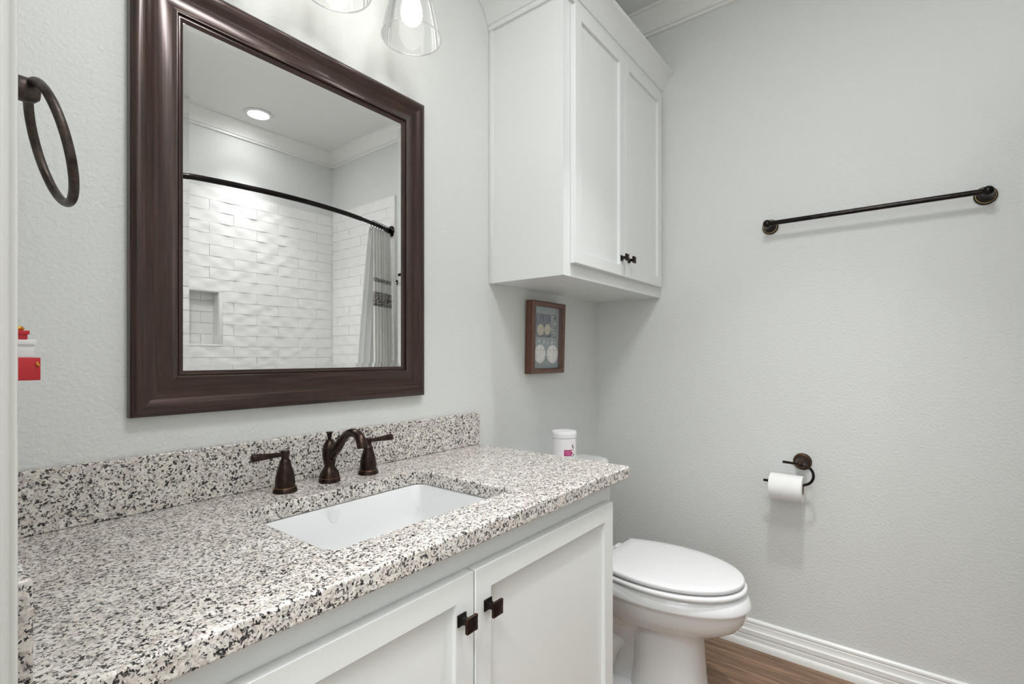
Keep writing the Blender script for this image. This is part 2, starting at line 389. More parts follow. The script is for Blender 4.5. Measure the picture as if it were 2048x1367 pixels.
# casing round the doorway (its rounded edge is the pale strip at the left of the picture) and jamb
CAS = [(0, 0), (0.0035, 0.0), (0.0035, 0.0015), (0.005, 0.003), (0.0085, 0.003), (0.0105, 0.0005), (0.012, 0.0), (0.013, 0.002), (0.013, 0.030), (0.009, 0.036), (0.010, 0.060), (0.008, 0.066), (0, 0.066)]
b = B(); b.prism([(XL+p*0.92, -0.640+h) for p, h in CAS], 'z', 0, 2.05)
b.prism([(XL+p*0.92, DY1-0.005-h) for p, h in CAS], 'z', 0, 2.05)
b.box(XL, XL+0.012, DY1-0.071, -0.574, 2.05, 2.116)
struct('trim_4', b, M['trim'])
b = B(); b.box(XL-0.12, XL, DY0-0.015, DY0, 0, 2.05); b.box(XL-0.12, XL, DY1, DY1+0.015, 0, 2.05); b.box(XL-0.12, XL, DY1, DY0, 2.035, 2.05)
struct('trim_5', b, M['trim'], bev=0.002)

# ------------------------------------------------------------------ shower tiles (pattern stays inside the panel's mesh)
def tiled(u0, u1, z_lines, anchors, pitch, place, holes=()):
    """tiles laid in courses; `place(u, z, d)` puts a point d in front of the wall; returns two bmeshes"""
    t = B(); g = B(); gap = 0.0008
    rnd = random.Random(3)
    for i in range(len(z_lines)-1):
        z0, z1 = z_lines[i], z_lines[i+1]
        a = anchors[i % 2]; k0 = math.floor((u0-a)/pitch)
        k = k0
        while a+k*pitch < u1:
            lo, hi = max(u0, a+k*pitch), min(u1, a+(k+1)*pitch); k += 1
            spans = [(lo, hi)]
            for (hu0, hu1, hz0, hz1) in holes:
                if z0 < hz1-0.005 and z1 > hz0+0.005:
                    ns = []
                    for l, h in spans:
                        if l < hu0: ns.append((l, min(h, hu0)))
                        if h > hu1: ns.append((max(l, hu1), h))
                    spans = ns
            for l, h in spans:
                if h-l < 0.006: continue
                ph, fa, fb = rnd.uniform(0, 6.28), rnd.uniform(1.6, 2.6), rnd.uniform(-1.2, 1.2)
                ph2 = rnd.uniform(0, 6.28)
                nx = max(2, int((h-l)/0.018)); nz = 5
                grid = []
                for q in range(nz+1):
                    row = []
                    for p in range(nx+1):
                        s, v = p/nx, q/nz
                        U = l+gap+(h-l-2*gap)*s; Z = z0+gap+(z1-z0-2*gap)*v
                        env = 0.45+0.55*math.sin(PI*min(1, max(0, v)))**0.7
                        su = (U-(a+(k-1)*pitch))/pitch
                        wv = math.sin(su*PI*fa*1.7+v*fb*3.4+ph)*0.62+math.sin(su*PI*4.0-v*4.6*fb+ph2)*0.38
                        row.append(t.bm.verts.new(place(U, Z, 0.0085+0.0035*env*wv)))
                    grid.append(row)
                for q in range(nz):
                    for p in range(nx): t.bm.faces.new((grid[q][p], grid[q][p+1], grid[q+1][p+1], grid[q+1][p]))
                loop = grid[0]+[r[-1] for r in grid[1:]]+list(reversed(grid[-1][:-1]))+[r[0] for r in reversed(grid[1:-1])]
                low = []
                for vtx in loop:
                    U_, Z_ = inv_place(vtx.co, place)
                    low.append(t.bm.verts.new(place(U_, Z_, 0.001)))
                t.bridge(loop, low)
    return t
def inv_place(co, place):
    return (co.x, co.z) if place is place_back or place is place_niche else (co.y, co.z)
def place_back(u, z, d): return (u, YS+d, z)
def place_niche(u, z, d): return (u, YS-ND+d*0.7, z)
def place_end(u, z, d): return (XF-d, u, z)
Z0 = 1.957-0.0698*20
lines = [Z0+0.0698*k for k in range(24)]
tw, nw = 0.02, 0.012
hole = (NX0-0.018, NX1+0.022, 1.189, 1.538)
o = struct('trim_6', tiled(AX0, XF-0.001, lines, (1.3495, 1.207), 0.2855, place_back, (hole,)), M['tile'], ang=40)
gb = B(); gb.box(AX0, NX0-0.017, YS, YS+0.0040, 0.5, lines[-1]); gb.box(NX1+0.021, XF, YS, YS+0.0040, 0.5, lines[-1])
gb.box(NX0-0.017, NX1+0.021, YS, YS+0.0040, 0.5, 1.19); gb.box(NX0-0.017, NX1+0.021, YS, YS+0.0040, 1.537, lines[-1])
gb.box(XF-0.0040, XF, YS+0.0040, -1.525, 0.5, 2.185)
struct('trim_7', gb, M['grout'], smooth=False)
linesE = [2.187-0.0698*k for k in range(24, -1, -1)]
struct('trim_8', tiled(YS+0.011, -1.535, linesE, (-1.62, -1.76), 0.2855, place_end), M['tile'], ang=40)
b = B().box(XF-0.012, XF, -1.535, -1.523, 0.5, 2.19, 0.002)
struct('trim_9', b, M['can'])
struct('trim_10', tiled(NX0, NX1, [1.20, 1.268, 1.338, 1.408, 1.478, 1.528], (1.19, 1.05), 0.2855, place_niche), M['tile'], ang=40)
# niche frame
b = B()
for (x0, x1, z0, z1) in ((hole[0], hole[1], NZ1-0.001, 1.538), (hole[0], hole[1], 1.189, NZ0+0.001), (hole[0], NX0+0.001, NZ0, NZ1), (NX1-0.001, hole[1], NZ0, NZ1)):
    b.box(x0, x1, YS-0.02, YS+0.011, z0, z1, 0.0015)
b.box(NX0, NX1, YS-ND, YS, NZ0, NZ0+0.003); b.box(NX1-0.003, NX1, YS-ND, YS, NZ0, NZ1); b.box(NX0, NX0+0.003, YS-ND, YS, NZ0, NZ1); b.box(NX0, NX1, YS-ND, YS, NZ1-0.003, NZ1)
struct('trim_11', b, M['can'])

# ------------------------------------------------------------------ recessed downlights
def downlight(loc, label, lens, beam=0, spread=72):
    t = thing('recessed_downlight', label, 'ceiling light', loc, 'recessed ceiling downlights')
    b = B(); b.lathe([(0.058, 0.0), (0.080, 0.0), (0.083, -0.003), (0.080, -0.006), (0.062, -0.008), (0.058, -0.005), (0.058, 0.0)], loc, n=48, cap=False)
    obj('trim_ring', b, M['can'], t)
    b = B(); b.lathe([(0.060, -0.0035), (0.060, -0.0055), (0.0, -0.0065)], loc, n=48)
    obj('lens', b, lens, t)
    if beam:
        l = bpy.data.lights.new('downlight_beam', 'AREA'); l.shape = 'DISK'; l.size = 0.10; l.energy = beam; l.spread = math.radians(spread); l.color = (0.985, 0.99, 1.0)
        q = bpy.data.objects.new('downlight_beam', l); C.objects.link(q); q.parent = t; q.location = (0, 0, -0.009)
    return t
d1 = downlight((1.395, -2.02, HC), 'round lit ceiling downlight reflected in the mirror above the white shower tiles', M['lens'], TUB_W, 78)
d2 = downlight((1.22, -0.92, HC), 'round lit ceiling downlight over the middle of the bathroom floor', M['mainlens'], MAIN_W)

# ------------------------------------------------------------------ shower rod, curtain and liner
t = thing('shower_curtain_rod', 'dark bronze curved shower curtain rod in front of the white tiles', 'curtain rod', (XF, -1.56, 1.955))
pts = []
for k in range(41):
    s = k/40; x = AX0+0.012+(XF-0.03-AX0)*s
    pts.append((x, -1.552+0.165*(1-(2*s-1)**2)-0.008*s, 1.945+0.008*s))
obj('rod', B().tube(pts[:33], 0.0135, 18), M['black'], t)
obj('rod_sleeve', B().tube(pts[27:], 0.0115, 18), M['black'], t)
b = B(); e = pts[-1]
b.lathe([(0.036, 0), (0.036, 0.006), (0.030, 0.012), (0.018, 0.016), (0.017, 0.035), (0.020, 0.040), (0.017, 0.046), (0.012, 0.050)], (XF-0.0085, e[1], e[2]), 'x', -1, 32)
obj('flange', b, M['black'], t)
b = B(); e0 = pts[0]; b.lathe([(0.036, 0), (0.036, 0.006), (0.030, 0.012), (0.018, 0.016), (0.017, 0.03)], (AX0, e0[1], e0[2]), 'x', 1, 32)
obj('flange', b, M['black'], t)
def rod_at(x):
    for a, c in zip(pts, pts[1:]):
        if a[0] <= x <= c[0]:
            f = (x-a[0])/(c[0]-a[0]); return Vector(a).lerp(Vector(c), f)
    return Vector(pts[-1])
def cloth(name, mat, x0t, x1t, x0b, x1b, yoff, waves, amp, ztop, zbot, phase=0.0, spread=0.0):
    b = B(); nu, nv = waves*14, 40; rows = []
    for j in range(nv+1):
        v = j/nv; z = ztop+(zbot-ztop)*v
        f = v**0.75
        row = []
        for i in range(nu+1):
            u = i/nu
            x = (x0t+(x1t-x0t)*u)*(1-f)+(x0b+(x1b-x0b)*u)*f
            r = rod_at(min(max((x0t+(x1t-x0t)*u), 0.6), 2.02))
            A = amp*(0.55+0.6*min(1, v*3))
            y = r.y+yoff*(0.25+0.75*min(1, v*2))+A*math.sin(2*PI*waves*u+phase+0.7*math.sin(4*u+2*v))+0.25*A*math.sin(2*PI*waves*2.3*u+1.3+phase)
            row.append(b.bm.verts.new((x+0.3*A*math.cos(2*PI*waves*u+phase), y, z-0.004*abs(math.sin(PI*waves*u)))))
        rows.append(row)
    for a, c in zip(rows, rows[1:]):
        for i in range(nu): b.bm.faces.new((a[i], a[i+1], c[i+1], c[i]))
    return b
b = cloth('c', None, 1.838, 2.024, 1.812, 2.030, 0.034, 7, 0.011, 1.930, 0.28)
o = obj('shower_curtain', b, M['curtain'], origin=(0, 0, 0), ang=80)
tag(o, 'white shower curtain with two dark patterned bands gathered at the rod end', 'shower curtain')
md = o.modifiers.new('thickness', 'SOLIDIFY'); md.thickness = 0.0012
b = cloth('l', None, 1.815, 2.00, 1.705, 2.00, -0.028, 5, 0.008, 1.928, 0.50, 1.0)
o = obj('shower_liner', b, M['liner'], origin=(0, 0, 0), ang=80)
tag(o, 'plain white shower liner hanging behind the patterned curtain', 'shower liner')
md = o.modifiers.new('thickness', 'SOLIDIFY'); md.thickness = 0.0008
proto = None
for k in range(7):
    x = 1.845+k*0.0265; r = rod_at(x)
    if proto is None:
        bb = B(); bb.tube([(r.x, r.y+0.0185*math.cos(a), r.z-0.003+0.0215*math.sin(a)) for a in [2*PI*i/24 for i in range(24)]], 0.0022, 8, closed=True)
        proto = obj('curtain_ring', bb, M['black'], origin=tuple(r)); cr = proto
    else:
        cr = proto.copy(); C.objects.link(cr); cr.location = r
    tag(cr, 'dark ring holding the patterned shower curtain on the rod', 'curtain ring', 'rings of the shower curtain')
# bathtub below the tiles
t = thing('bathtub', 'white bathtub under the wavy white shower tiles', 'bathtub', (1.29, -1.89, 0))
b = B(); b.box(AX0+0.002, XF-0.014, YS+0.016, -1.585, 0, 0.46)
bm = b.bm; bmesh.ops.recalc_face_normals(bm, faces=bm.faces); top = max(bm.faces, key=lambda f: f.calc_center_median().z)
r = bmesh.ops.inset_individual(bm, faces=[top], thickness=0.07)
r = bmesh.ops.extrude_face_region(bm, geom=[top]); vv = [g for g in r['geom'] if isinstance(g, bmesh.types.BMVert)]
bmesh.ops.delete(bm, geom=[top], context='FACES_ONLY') if top.is_valid else None
bmesh.ops.translate(bm, verts=vv, vec=(0, 0, -0.34)); cc = Vector((1.29, -1.89, 0))
for q in vv: q.co.x = cc.x+(q.co.x-cc.x)*0.88; q.co.y = cc.y+(q.co.y-cc.y)*0.8
obj('tub_shell', b, M['ceramic'], t, bev=0.02, seg=4)

# ------------------------------------------------------------------ vanity cabinet, counter, sink
VX1, FY = 1.150, -0.525
CT, CTH = 0.834, 0.033
van = thing('vanity_cabinet', 'white two-door vanity cabinet under the speckled granite countertop', 'vanity', (0.58, -0.27, 0))
b = B(); VX0 = XL+0.001
b.box(VX0, VX0+0.018, FY+0.02, -0.001, 0.10, CT-CTH)                     # sides
b.box(VX1-0.018, VX1, FY+0.02, -0.001, 0.0, CT-CTH)
b.box(VX0+0.018, VX1-0.018, FY+0.02, -0.001, 0.10, 0.118); b.box(VX0+0.018, VX1-0.018, -0.012, -0.001, 0.118, CT-CTH)
b.box(VX0, VX1, FY+0.075, FY+0.09, 0.0, 0.10)
obj('body', b, M['cab'], van, smooth=False)
b = B()                                                                     # face frame
b.box(VX0, 0.115, FY, FY+0.02, 0.10, CT-CTH); b.box(1.09, VX1, FY, FY+0.02, 0.10, CT-CTH)
b.box(0.115, 1.09, FY, FY+0.02, 0.72, CT-CTH); b.box(0.115, 1.09, FY, FY+0.02, 0.10, 0.14); b.box(0.575, 0.625, FY, FY+0.02, 0.14, 0.72)
obj('face_frame', b, M['cab'], van, smooth=False)
def shaker(x0, x1, z0, z1, yb, yf, st, rec, parent, mat):
    b = B(); b.box(x0, x1, yb, yf, z0, z1)
    bm = b.bm; bmesh.ops.recalc_face_normals(bm, faces=bm.faces); f = min(bm.faces, key=lambda q: q.calc_center_median().y)
    bmesh.ops.inset_individual(bm, faces=[f], thickness=st)
    r = bmesh.ops.extrude_face_region(bm, geom=[f]); vv = [g for g in r['geom'] if isinstance(g, bmesh.types.BMVert)]
    if f.is_valid: bmesh.ops.delete(bm, geom=[f], context='FACES_ONLY')
    bmesh.ops.translate(bm, verts=vv, vec=(0, rec, 0))
    return obj('door', b, mat, parent, ang=30, bev=0.0012)
def knob(x, z, yf, parent, s=1.0):
    """square cabinet knob: flared square base, stem and pillow plate with a worn copper edge"""
    b = B()
    rings = []
    for hy, hw in ((0.0, 0.0105), (0.0025, 0.0102), (0.006, 0.0062), (0.011, 0.0048), (0.017, 0.0052), (0.0215, 0.0085)):
        q = [b.bm.verts.new((x+sx*hw*s, yf-hy*s, z+sz*hw*s)) for sx, sz in ((-1, -1), (1, -1), (1, 1), (-1, 1))]
        rings.append(q)
    for a, c in zip(rings, rings[1:]): b.bridge(a, c)
    b.fan(rings[0]); b.fan(rings[-1])
    k = obj('knob', b, M['black'], parent, ang=30, bev=0.0008)
    b = B(); hw = 0.0130*s; n = 8; y0 = yf-0.021*s; y1 = yf-0.0255*s
    front = []
    for i in range(n+1):
        row = []
        for j in range(n+1):
            u, v = i/n*2-1, j/n*2-1
            row.append(b.bm.verts.new((x+u*hw, y1-0.0028*s*(1-u*u)*(1-v*v)**0.5-0.0005, z+v*hw)))
        front.append(row)
    for i in range(n):
        for j in range(n): b.bm.faces.new((front[i][j], front[i+1][j], front[i+1][j+1], front[i][j+1]))
    loop = [front[i][0] for i in range(n)]+[front[n][j] for j in range(n)]+[front[i][n] for i in range(n, 0, -1)]+[front[0][j] for j in range(n, 0, -1)]
    back = [b.bm.verts.new((q.co.x, y0, q.co.z)) for q in loop]; b.bridge(loop, back); b.fan(back)
    obj('face_plate', b, M['bronzedark'], k, ang=30, bev=0.0006)
    b = B(); e = hw*0.985
    b.tube([(x-e, y1-0.0002, z-e), (x+e, y1-0.0002, z-e), (x+e, y1-0.0002, z+e), (x-e, y1-0.0002, z+e)], 0.00055*s, 6, closed=True)
    o = obj('worn_edge', b, M['copper'], k); o['label'] = 'copper coloured worn edge'
M['bronzedark'] = bronze('dark_brown_bronze', (0.022, 0.013, 0.010, 1), 0.34)
dl = shaker(0.082, 0.5985, 0.118, 0.7525, FY-0.0005, FY-0.0205, 0.061, 0.0105, van, M['cab'])
dr = shaker(0.6030, 1.1260, 0.118, 0.7525, FY-0.0005, FY-0.0205, 0.061, 0.0105, van, M['cab'])
knob(0.568, 0.681, FY-0.0205, dl); knob(0.635, 0.681, FY-0.0205, dr)

def rrect(x0, x1, y0, y1, r, n=7):
    P = []
    for cx, cy, a0 in ((x1-r, y1-r, 0), (x0+r, y1-r, PI/2), (x0+r, y0+r, PI), (x1-r, y0+r, 1.5*PI)):
        for k in range(n+1):
            a = a0+PI/2*k/n; P.append((cx+r*math.cos(a), cy+r*math.sin(a)))
    return P
SX0, SX1, SY0, SY1 = 0.376, 0.815, -0.461, -0.157
CX1 = 1.195
bm = bmesh.new()
outer = [bm.verts.new((x, y, CT)) for x, y in ((XL+0.001, -0.56), (CX1, -0.56), (CX1, -0.001), (XL+0.001, -0.001))]
inner = [bm.verts.new((x, y, CT)) for x, y in rrect(SX0, SX1, SY0, SY1, 0.028)]
es = []
for L in (outer, inner):
    for k in range(len(L)): es.append(bm.edges.new((L[k], L[(k+1) % len(L)])))
bmesh.ops.triangle_fill(bm, use_beauty=True, use_dissolve=False, edges=es)
r = bmesh.ops.extrude_face_region(bm, geom=list(bm.faces)); vv = [g for g in r['geom'] if isinstance(g, bmesh.types.BMVert)]
bmesh.ops.translate(bm, verts=vv, vec=(0, 0, -CTH))
ct = thing('granite_countertop', 'speckled black and cream granite countertop with splashes on the white vanity', 'countertop', (0.6, -0.28, CT-CTH))
obj('slab', bm, M['granite'], ct, ang=30, bev=0.004, seg=3)
obj('backsplash', B().box(XL+0.032, CX1, -0.022, -0.0005, CT+0.0002, 0.9395), M['granite'], ct, bev=0.002)
obj('side_splash', B().box(XL+0.001, XL+0.031, -0.559, -0.0005, CT+0.0002, 0.9395), M['granite'], ct, bev=0.004, seg=3)
# undermount sink
sk = thing('undermount_sink', 'white rectangular ceramic sink set into the granite countertop', 'sink', (0.5955, -0.31, 0.66))
zt = CT-CTH-0.001
rings = []
b = B()
for dz, g, rad in ((0.0, 0.020, 0.045), (0.0, 0.003, 0.032), (-0.004, 0.0, 0.030), (-0.06, -0.006, 0.034), (-0.105, -0.012, 0.04), (-0.122, -0.022, 0.05), (-0.130, -0.045, 0.05), (-0.134, -0.12, 0.02)):
    rings.append([b.bm.verts.new((x, y, zt+dz)) for x, y in rrect(SX0-g, SX1+g, SY0-g, SY1+g, rad)])
for a, c in zip(rings, rings[1:]): b.bridge(a, c)
b.fan(rings[-1])
out = []
for dz, g, rad in ((-0.012, 0.020, 0.045), (-0.013, 0.010, 0.04), (-0.11, 0.0, 0.04), (-0.15, -0.03, 0.05)):
    out.append([b.bm.verts.new((x, y, zt+dz)) for x, y in rrect(SX0-g, SX1+g, SY0-g, SY1+g, rad)])
b.bridge(rings[0], out[0])
for a, c in zip(out, out[1:]): b.bridge(a, c)
b.fan(out[-1])
obj('basin', b, M['ceramic'], sk, ang=60)
b = B(); b.lathe([(0.0, 0.0), (0.030, 0.0), (0.032, 0.002), (0.026, 0.004), (0.0, 0.003)], (0.5955, -0.31, zt-0.1338), n=32, cap=False)
obj('drain', b, M['bronze'], sk)
b = B()
ov = [(0.571+0.0155*math.cos(a), 0.789+0.024*math.sin(a)) for a in [PI+PI*k/14 for k in range(15)]]
b.prism(ov, 'y', -1.0, -0.1540)
for v in b.bm.verts:
    if v.co.y < -0.5: v.co.y = -0.1576-(zt-0.004-v.co.z)*0.107
o = obj('overflow', b, M['ceramic'], sk)

# ------------------------------------------------------------------ faucet: spout body and two lever valves
FCY = -0.080
fx = 0.608
t = thing('faucet', 'dark bronze arched faucet with two lever handles behind the white sink', 'faucet', (fx, FCY, CT)); fau = t
b = B(); b.lathe([(0.0245, 0), (0.0245, 0.004), (0.0235, 0.008), (0.0228, 0.010), (0.0224, 0.014), (0.0205, 0.021), (0.0160, 0.029), (0.0125, 0.0345), (0.0118, 0.0375), (0.0128, 0.042), (0.0150, 0.052), (0.0162, 0.063), (0.0160, 0.074), (0.0142, 0.084), (0.0105, 0.0915), (0.0085, 0.0945), (0.0092, 0.0955), (0.0090, 0.0985), (0.0, 0.099)], (fx, FCY, CT))
obj('body', b, M['bronze'], t)
b = B(); b.lathe([(0.0226, 0.0096), (0.0234, 0.0098), (0.0234, 0.0106), (0.0226, 0.0108)], (fx, FCY, CT), cap=False); o = obj('worn_band', b, M['copper'], t); o['label'] = 'copper coloured worn band'
path = []; rad = []
keys = [(0.004, 0.053, 0.0095), (-0.006, 0.060, 0.0125), (-0.016, 0.0705, 0.0128), (-0.033, 0.083, 0.0114), (-0.054, 0.1045, 0.0096), (-0.075, 0.1180, 0.0090), (-0.098, 0.1225, 0.0094), (-0.116, 0.1165, 0.0104), (-0.126, 0.1030, 0.0114), (-0.1290, 0.0925, 0.0120)]
def crom(P, t):
    i = min(int(t), len(P)-2); f = t-i
    g = [P[max(0, min(len(P)-1, i+k))] for k in (-1, 0, 1, 2)]
    return [0.5*(2*b_+(c_-a_)*f+(2*a_-5*b_+4*c_-d_)*f*f+(3*b_-a_-3*c_+d_)*f**3) for a_, b_, c_, d_ in zip(*g)]
for k in range(41):
    y, z, r = crom(keys, k/40*(len(keys)-1)); path.append(Vector((fx, FCY+y, CT+z))); rad.append(r)
obj('spout', B().tube(path, rad, 24), M['bronze'], t)
tip = path[-1]; dirn = (path[-1]-path[-2]).normalized()
b = B(); b.tube([tip-dirn*0.002, tip+dirn*0.0010], 0.0098, 24); o = obj('aerator', b, M['bronzedark'], t)
b = B(); b.lathe([(0.0040, 0.0), (0.0042, 0.004), (0.0055, 0.009), (0.0058, 0.012), (0.0062, 0.0145), (0.0078, 0.0165), (0.0080, 0.0185), (0.0, 0.0190)], (fx, FCY, CT+0.0975), n=24)
obj('lift_rod', b, M['bronze'], t)
def valve(x, dx):
    c = (x, FCY-0.004, CT)
    b = B(); b.lathe([(0.0252, 0), (0.0252, 0.002), (0.0240, 0.006), (0.0220, 0.0105), (0.0205, 0.0115), (0.0202, 0.0135), (0.0203, 0.018), (0.0198, 0.027), (0.0182, 0.038), (0.0152, 0.049), (0.0126, 0.057), (0.0116, 0.0615), (0.0118, 0.0645), (0.0104, 0.0675), (0.0082, 0.0700), (0.0078, 0.0735), (0.0086, 0.078), (0.0096, 0.084), (0.0094, 0.0875), (0.0080, 0.089), (0.0, 0.0892)], c)
    t = obj('handle', b, M['bronze'], fau)
    b = B(); b.lathe([(0.0219, 0.0100), (0.0226, 0.0100), (0.0222, 0.0109), (0.0212, 0.0109)], c, cap=False); o = obj('worn_band', b, M['copper'], t); o['label'] = 'copper coloured worn band'
    L = 0.066
    pp = [(x+dx*(0.006+L*s), c[1]-0.002*s, CT+0.081+0.0015*s) for s in (0, 0.1, 0.35, 0.7, 0.92, 0.97, 1.0)]
    obj('lever', B().tube(pp, [0.0045, 0.0050, 0.0056, 0.0072, 0.0084, 0.0080, 0.005], 20), M['bronze'], t)
valve(0.500, -1)
valve(0.712, 1)

# ------------------------------------------------------------------ framed mirror
mx0, mx1, mz0, mz1 = 0.2425, 0.9572, 1.011, 1.8705
t = thing('framed_wall_mirror', 'large rectangular mirror in a wide dark brown wooden frame above the granite vanity', 'mirror', (0.6, -0.001, mz0))
prof = [(0.0, 0.0), (0.0, 0.0120), (0.0008, 0.0148), (0.0030, 0.0162), (0.0034, 0.0190), (0.0065, 0.0222), (0.0110, 0.0240), (0.0160, 0.0245), (0.0210, 0.0238), (0.0260, 0.0218), (0.0310, 0.0192), (0.0360, 0.0172),
        (0.0410, 0.0160), (0.0470, 0.0157), (0.0530, 0.0163), (0.0590, 0.0177), (0.0650, 0.0198), (0.0710, 0.0224), (0.0738, 0.0235), (0.0748, 0.0234), (0.0753, 0.0226), (0.0756, 0.0174), (0.0768, 0.0168), (0.0782, 0.0182), (0.0805, 0.0184), (0.0822, 0.0174), (0.0840, 0.0170), (0.0863, 0.0152), (0.0863, 0.008), (0.0, 0.0)]
def mitred(name, x0, x1, z0, z1, y, prof, mat, parent, ang=35):
    b = B(); bm = b.bm; uv = b.uv
    cs = [(x0, z0, 1, 1), (x1, z0, -1, 1), (x1, z1, -1, -1), (x0, z1, 1, -1)]
    for k in range(4):
        a, c = cs[k], cs[(k+1) % 4]
        L = math.hypot(c[0]-a[0], c[1]-a[1])
        A = [bm.verts.new((a[0]+a[2]*wv, y-d, a[1]+a[3]*wv)) for wv, d in prof]
        Cc = [bm.verts.new((c[0]+c[2]*wv, y-d, c[1]+c[3]*wv)) for wv, d in prof]
        arc = 0
        for i in range(len(prof)-1):
            seg = math.hypot(prof[i+1][0]-prof[i][0], prof[i+1][1]-prof[i][1])
            f = bm.faces.new((A[i], Cc[i], Cc[i+1], A[i+1]))
            for lp, (u, v) in zip(f.loops, ((0, arc), (L, arc), (L, arc+seg), (0, arc+seg))): lp[uv].uv = (u+k*3.7, v+k*0.31)
            arc += seg
        # keep each rail's ends apart so the mitre reads as a line
    return obj(name, b, mat, parent, ang=ang)
mitred('frame', mx0, mx1, mz0, mz1, -0.001, prof, M['framewood'], t, 28)
gx0, gx1, gz0, gz1, gy = mx0+0.0835, mx1-0.0835, mz0+0.0835, mz1-0.0835, -0.0156
b = B(); bw = 0.014; bd = 0.00062
o4 = [b.bm.verts.new(p) for p in ((gx0, gy+bd, gz0), (gx1, gy+bd, gz0), (gx1, gy+bd, gz1), (gx0, gy+bd, gz1))]
i4 = [b.bm.verts.new(p) for p in ((gx0+bw, gy, gz0+bw), (gx1-bw, gy, gz0+bw), (gx1-bw, gy, gz1-bw), (gx0+bw, gy, gz1-bw))]
k4 = [b.bm.verts.new((q.co.x, gy+0.005, q.co.z)) for q in o4]
b.bridge(o4, i4); b.fan(i4); b.bridge(o4, k4); b.fan(k4)
obj('mirror_glass', b, M['mirror'], t, smooth=False)

# ------------------------------------------------------------------ vanity light with three glass shades
LY, LZ = -0.13, 1.952
t = thing('vanity_light_fixture', 'three-lamp bronze vanity light with clear glass shades above the mirror', 'wall light', (0.595, -0.001, 2.20))
b = B(); b.box(0.33, 0.86, -0.022, -0.001, 2.165, 2.245, 0.006); obj('backplate', b, M['bronze'], t)
for x in (0.378, 0.595, 0.812):
    arm = [(x, -0.015, 2.205), (x, -0.05, 2.22), (x, -0.095, 2.225), (x, -0.122, 2.205), (x, LY, 2.17), (x, LY, 2.135)]
    a = obj('arm', B().tube(arm, 0.006, 14), M['bronze'], t)
    b = B(); b.lathe([(0.012, 0.06), (0.02, 0.05), (0.032, 0.03), (0.034, 0.0), (0.030, -0.004), (0.0, -0.004)], (x, LY, 2.10), n=32); obj('socket_cup', b, M['bronze'], a)
    b = B(); b.lathe([(0.0755, 0.0), (0.0745, 0.012), (0.068, 0.045), (0.058, 0.085), (0.049, 0.117), (0.042, 0.134), (0.033, 0.146), (0.032, 0.1465)], (x, LY, LZ), n=64, cap=False)
    s = obj('glass_shade', b, M['glass'], t, ang=80)
    b = B(); b.tube([(x+0.0755*math.cos(q), LY+0.0755*math.sin(q), LZ) for q in [2*PI*k/64 for k in range(64)]], 0.0018, 10, closed=True)
    obj('shade_rim', b, M['glassrim'], s)
    b = B(); b.lathe([(0.0, -0.1135), (0.010, -0.1125), (0.019, -0.108), (0.0255, -0.099), (0.0278, -0.087), (0.0268, -0.072), (0.0225, -0.055), (0.0155, -0.040), (0.013, -0.030), (0.013, -0.004)], (x, LY, 2.10), n=32)
    obj('bulb', b, M['bulb'], t)

# ------------------------------------------------------------------ upper cabinet over the toilet
KX0, KX1, KY, KZ0, KZ1 = 1.272, XF-0.001, -0.302, 1.380, 2.335
t = thing('upper_wall_cabinet', 'tall white two-door wall cabinet with crown moulding above the toilet', 'cabinet', (1.66, -0.15, KZ0))
b = B(); b.box(KX0, KX0+0.016, KY+0.018, -0.001, KZ0, KZ1); b.box(KX1-0.016, KX1, KY+0.018, -0.001, KZ0, KZ1)
b.box(KX0+0.016, KX1-0.016, KY+0.018, -0.001, KZ0+0.002, KZ0+0.018); b.box(KX0+0.016, KX1-0.016, KY+0.018, -0.001, 2.24, 2.256); b.box(KX0+0.016, KX1-0.016, -0.01, -0.001, KZ0+0.018, 2.24)
obj('body', b, M['cab'], t, smooth=False)
b = B(); b.box(KX0, KX0+0.05, KY, KY+0.018, KZ0, KZ1); b.box(KX1-0.05, KX1, KY, KY+0.018, KZ0, KZ1)
b.box(KX0+0.05, KX1-0.05, KY, KY+0.018, KZ0, KZ0+0.055); b.box(KX0+0.05, KX1-0.05, KY, KY+0.018, 2.215, KZ1)
obj('face_frame', b, M['cab'], t, smooth=False)
obj('scribe_strip', B().box(KX0-0.005, KX0, -0.020, -0.001, KZ0-0.001, 2.262, 0.001), M['cab'], t)
d1 = shaker(1.312, 1.6630, 1.4215, 2.240, KY-0.0005, KY-0.0205, 0.056, 0.009, t, M['cab'])
d2 = shaker(1.6665, 2.0220, 1.4215, 2.240, KY-0.0005, KY-0.0205, 0.056, 0.009, t, M['cab'])
knob(1.637, 1.486, KY-0.0205, d1, 0.95); knob(1.697, 1.486, KY-0.0205, d2, 0.95)
# its crown: front run and left return, mitred
KC = [(0.0, -0.009), (0.0075, -0.009), (0.0085, -0.008), (0.0085, 0.0065), (0.0095, 0.0080), (0.0130, 0.0085), (0.0138, 0.0105), (0.0130, 0.0130), (0.0150, 0.0155), (0.0190, 0.026), (0.0270, 0.041), (0.0390, 0.056), (0.0510, 0.0655), (0.0560, 0.0680), (0.0575, 0.0700), (0.0575, 0.0790), (0.0, 0.0790)]
b = B(); runs = []
for p, h in KC:
    z = 2.263+h
    runs.append([b.bm.verts.new((KX0-p, -0.001, z)), b.bm.verts.new((KX0-p, KY-p, z)), b.bm.verts.new((KX1, KY-p, z))])
for i in range(len(runs)):
    a, c = runs[i], runs[(i+1) % len(runs)]
    for k in range(2): b.bm.faces.new((a[k], a[k+1], c[k+1], c[k]))
b.bm.faces.new([r[0] for r in runs]); b.bm.faces.new([r[2] for r in runs])
obj('crown_moulding', b, M['cab'], t, ang=30)
obj('top_panel', B().box(KX0, KX1, KY, -0.001, 2.336, 2.3395), M['cab'], t, smooth=False)

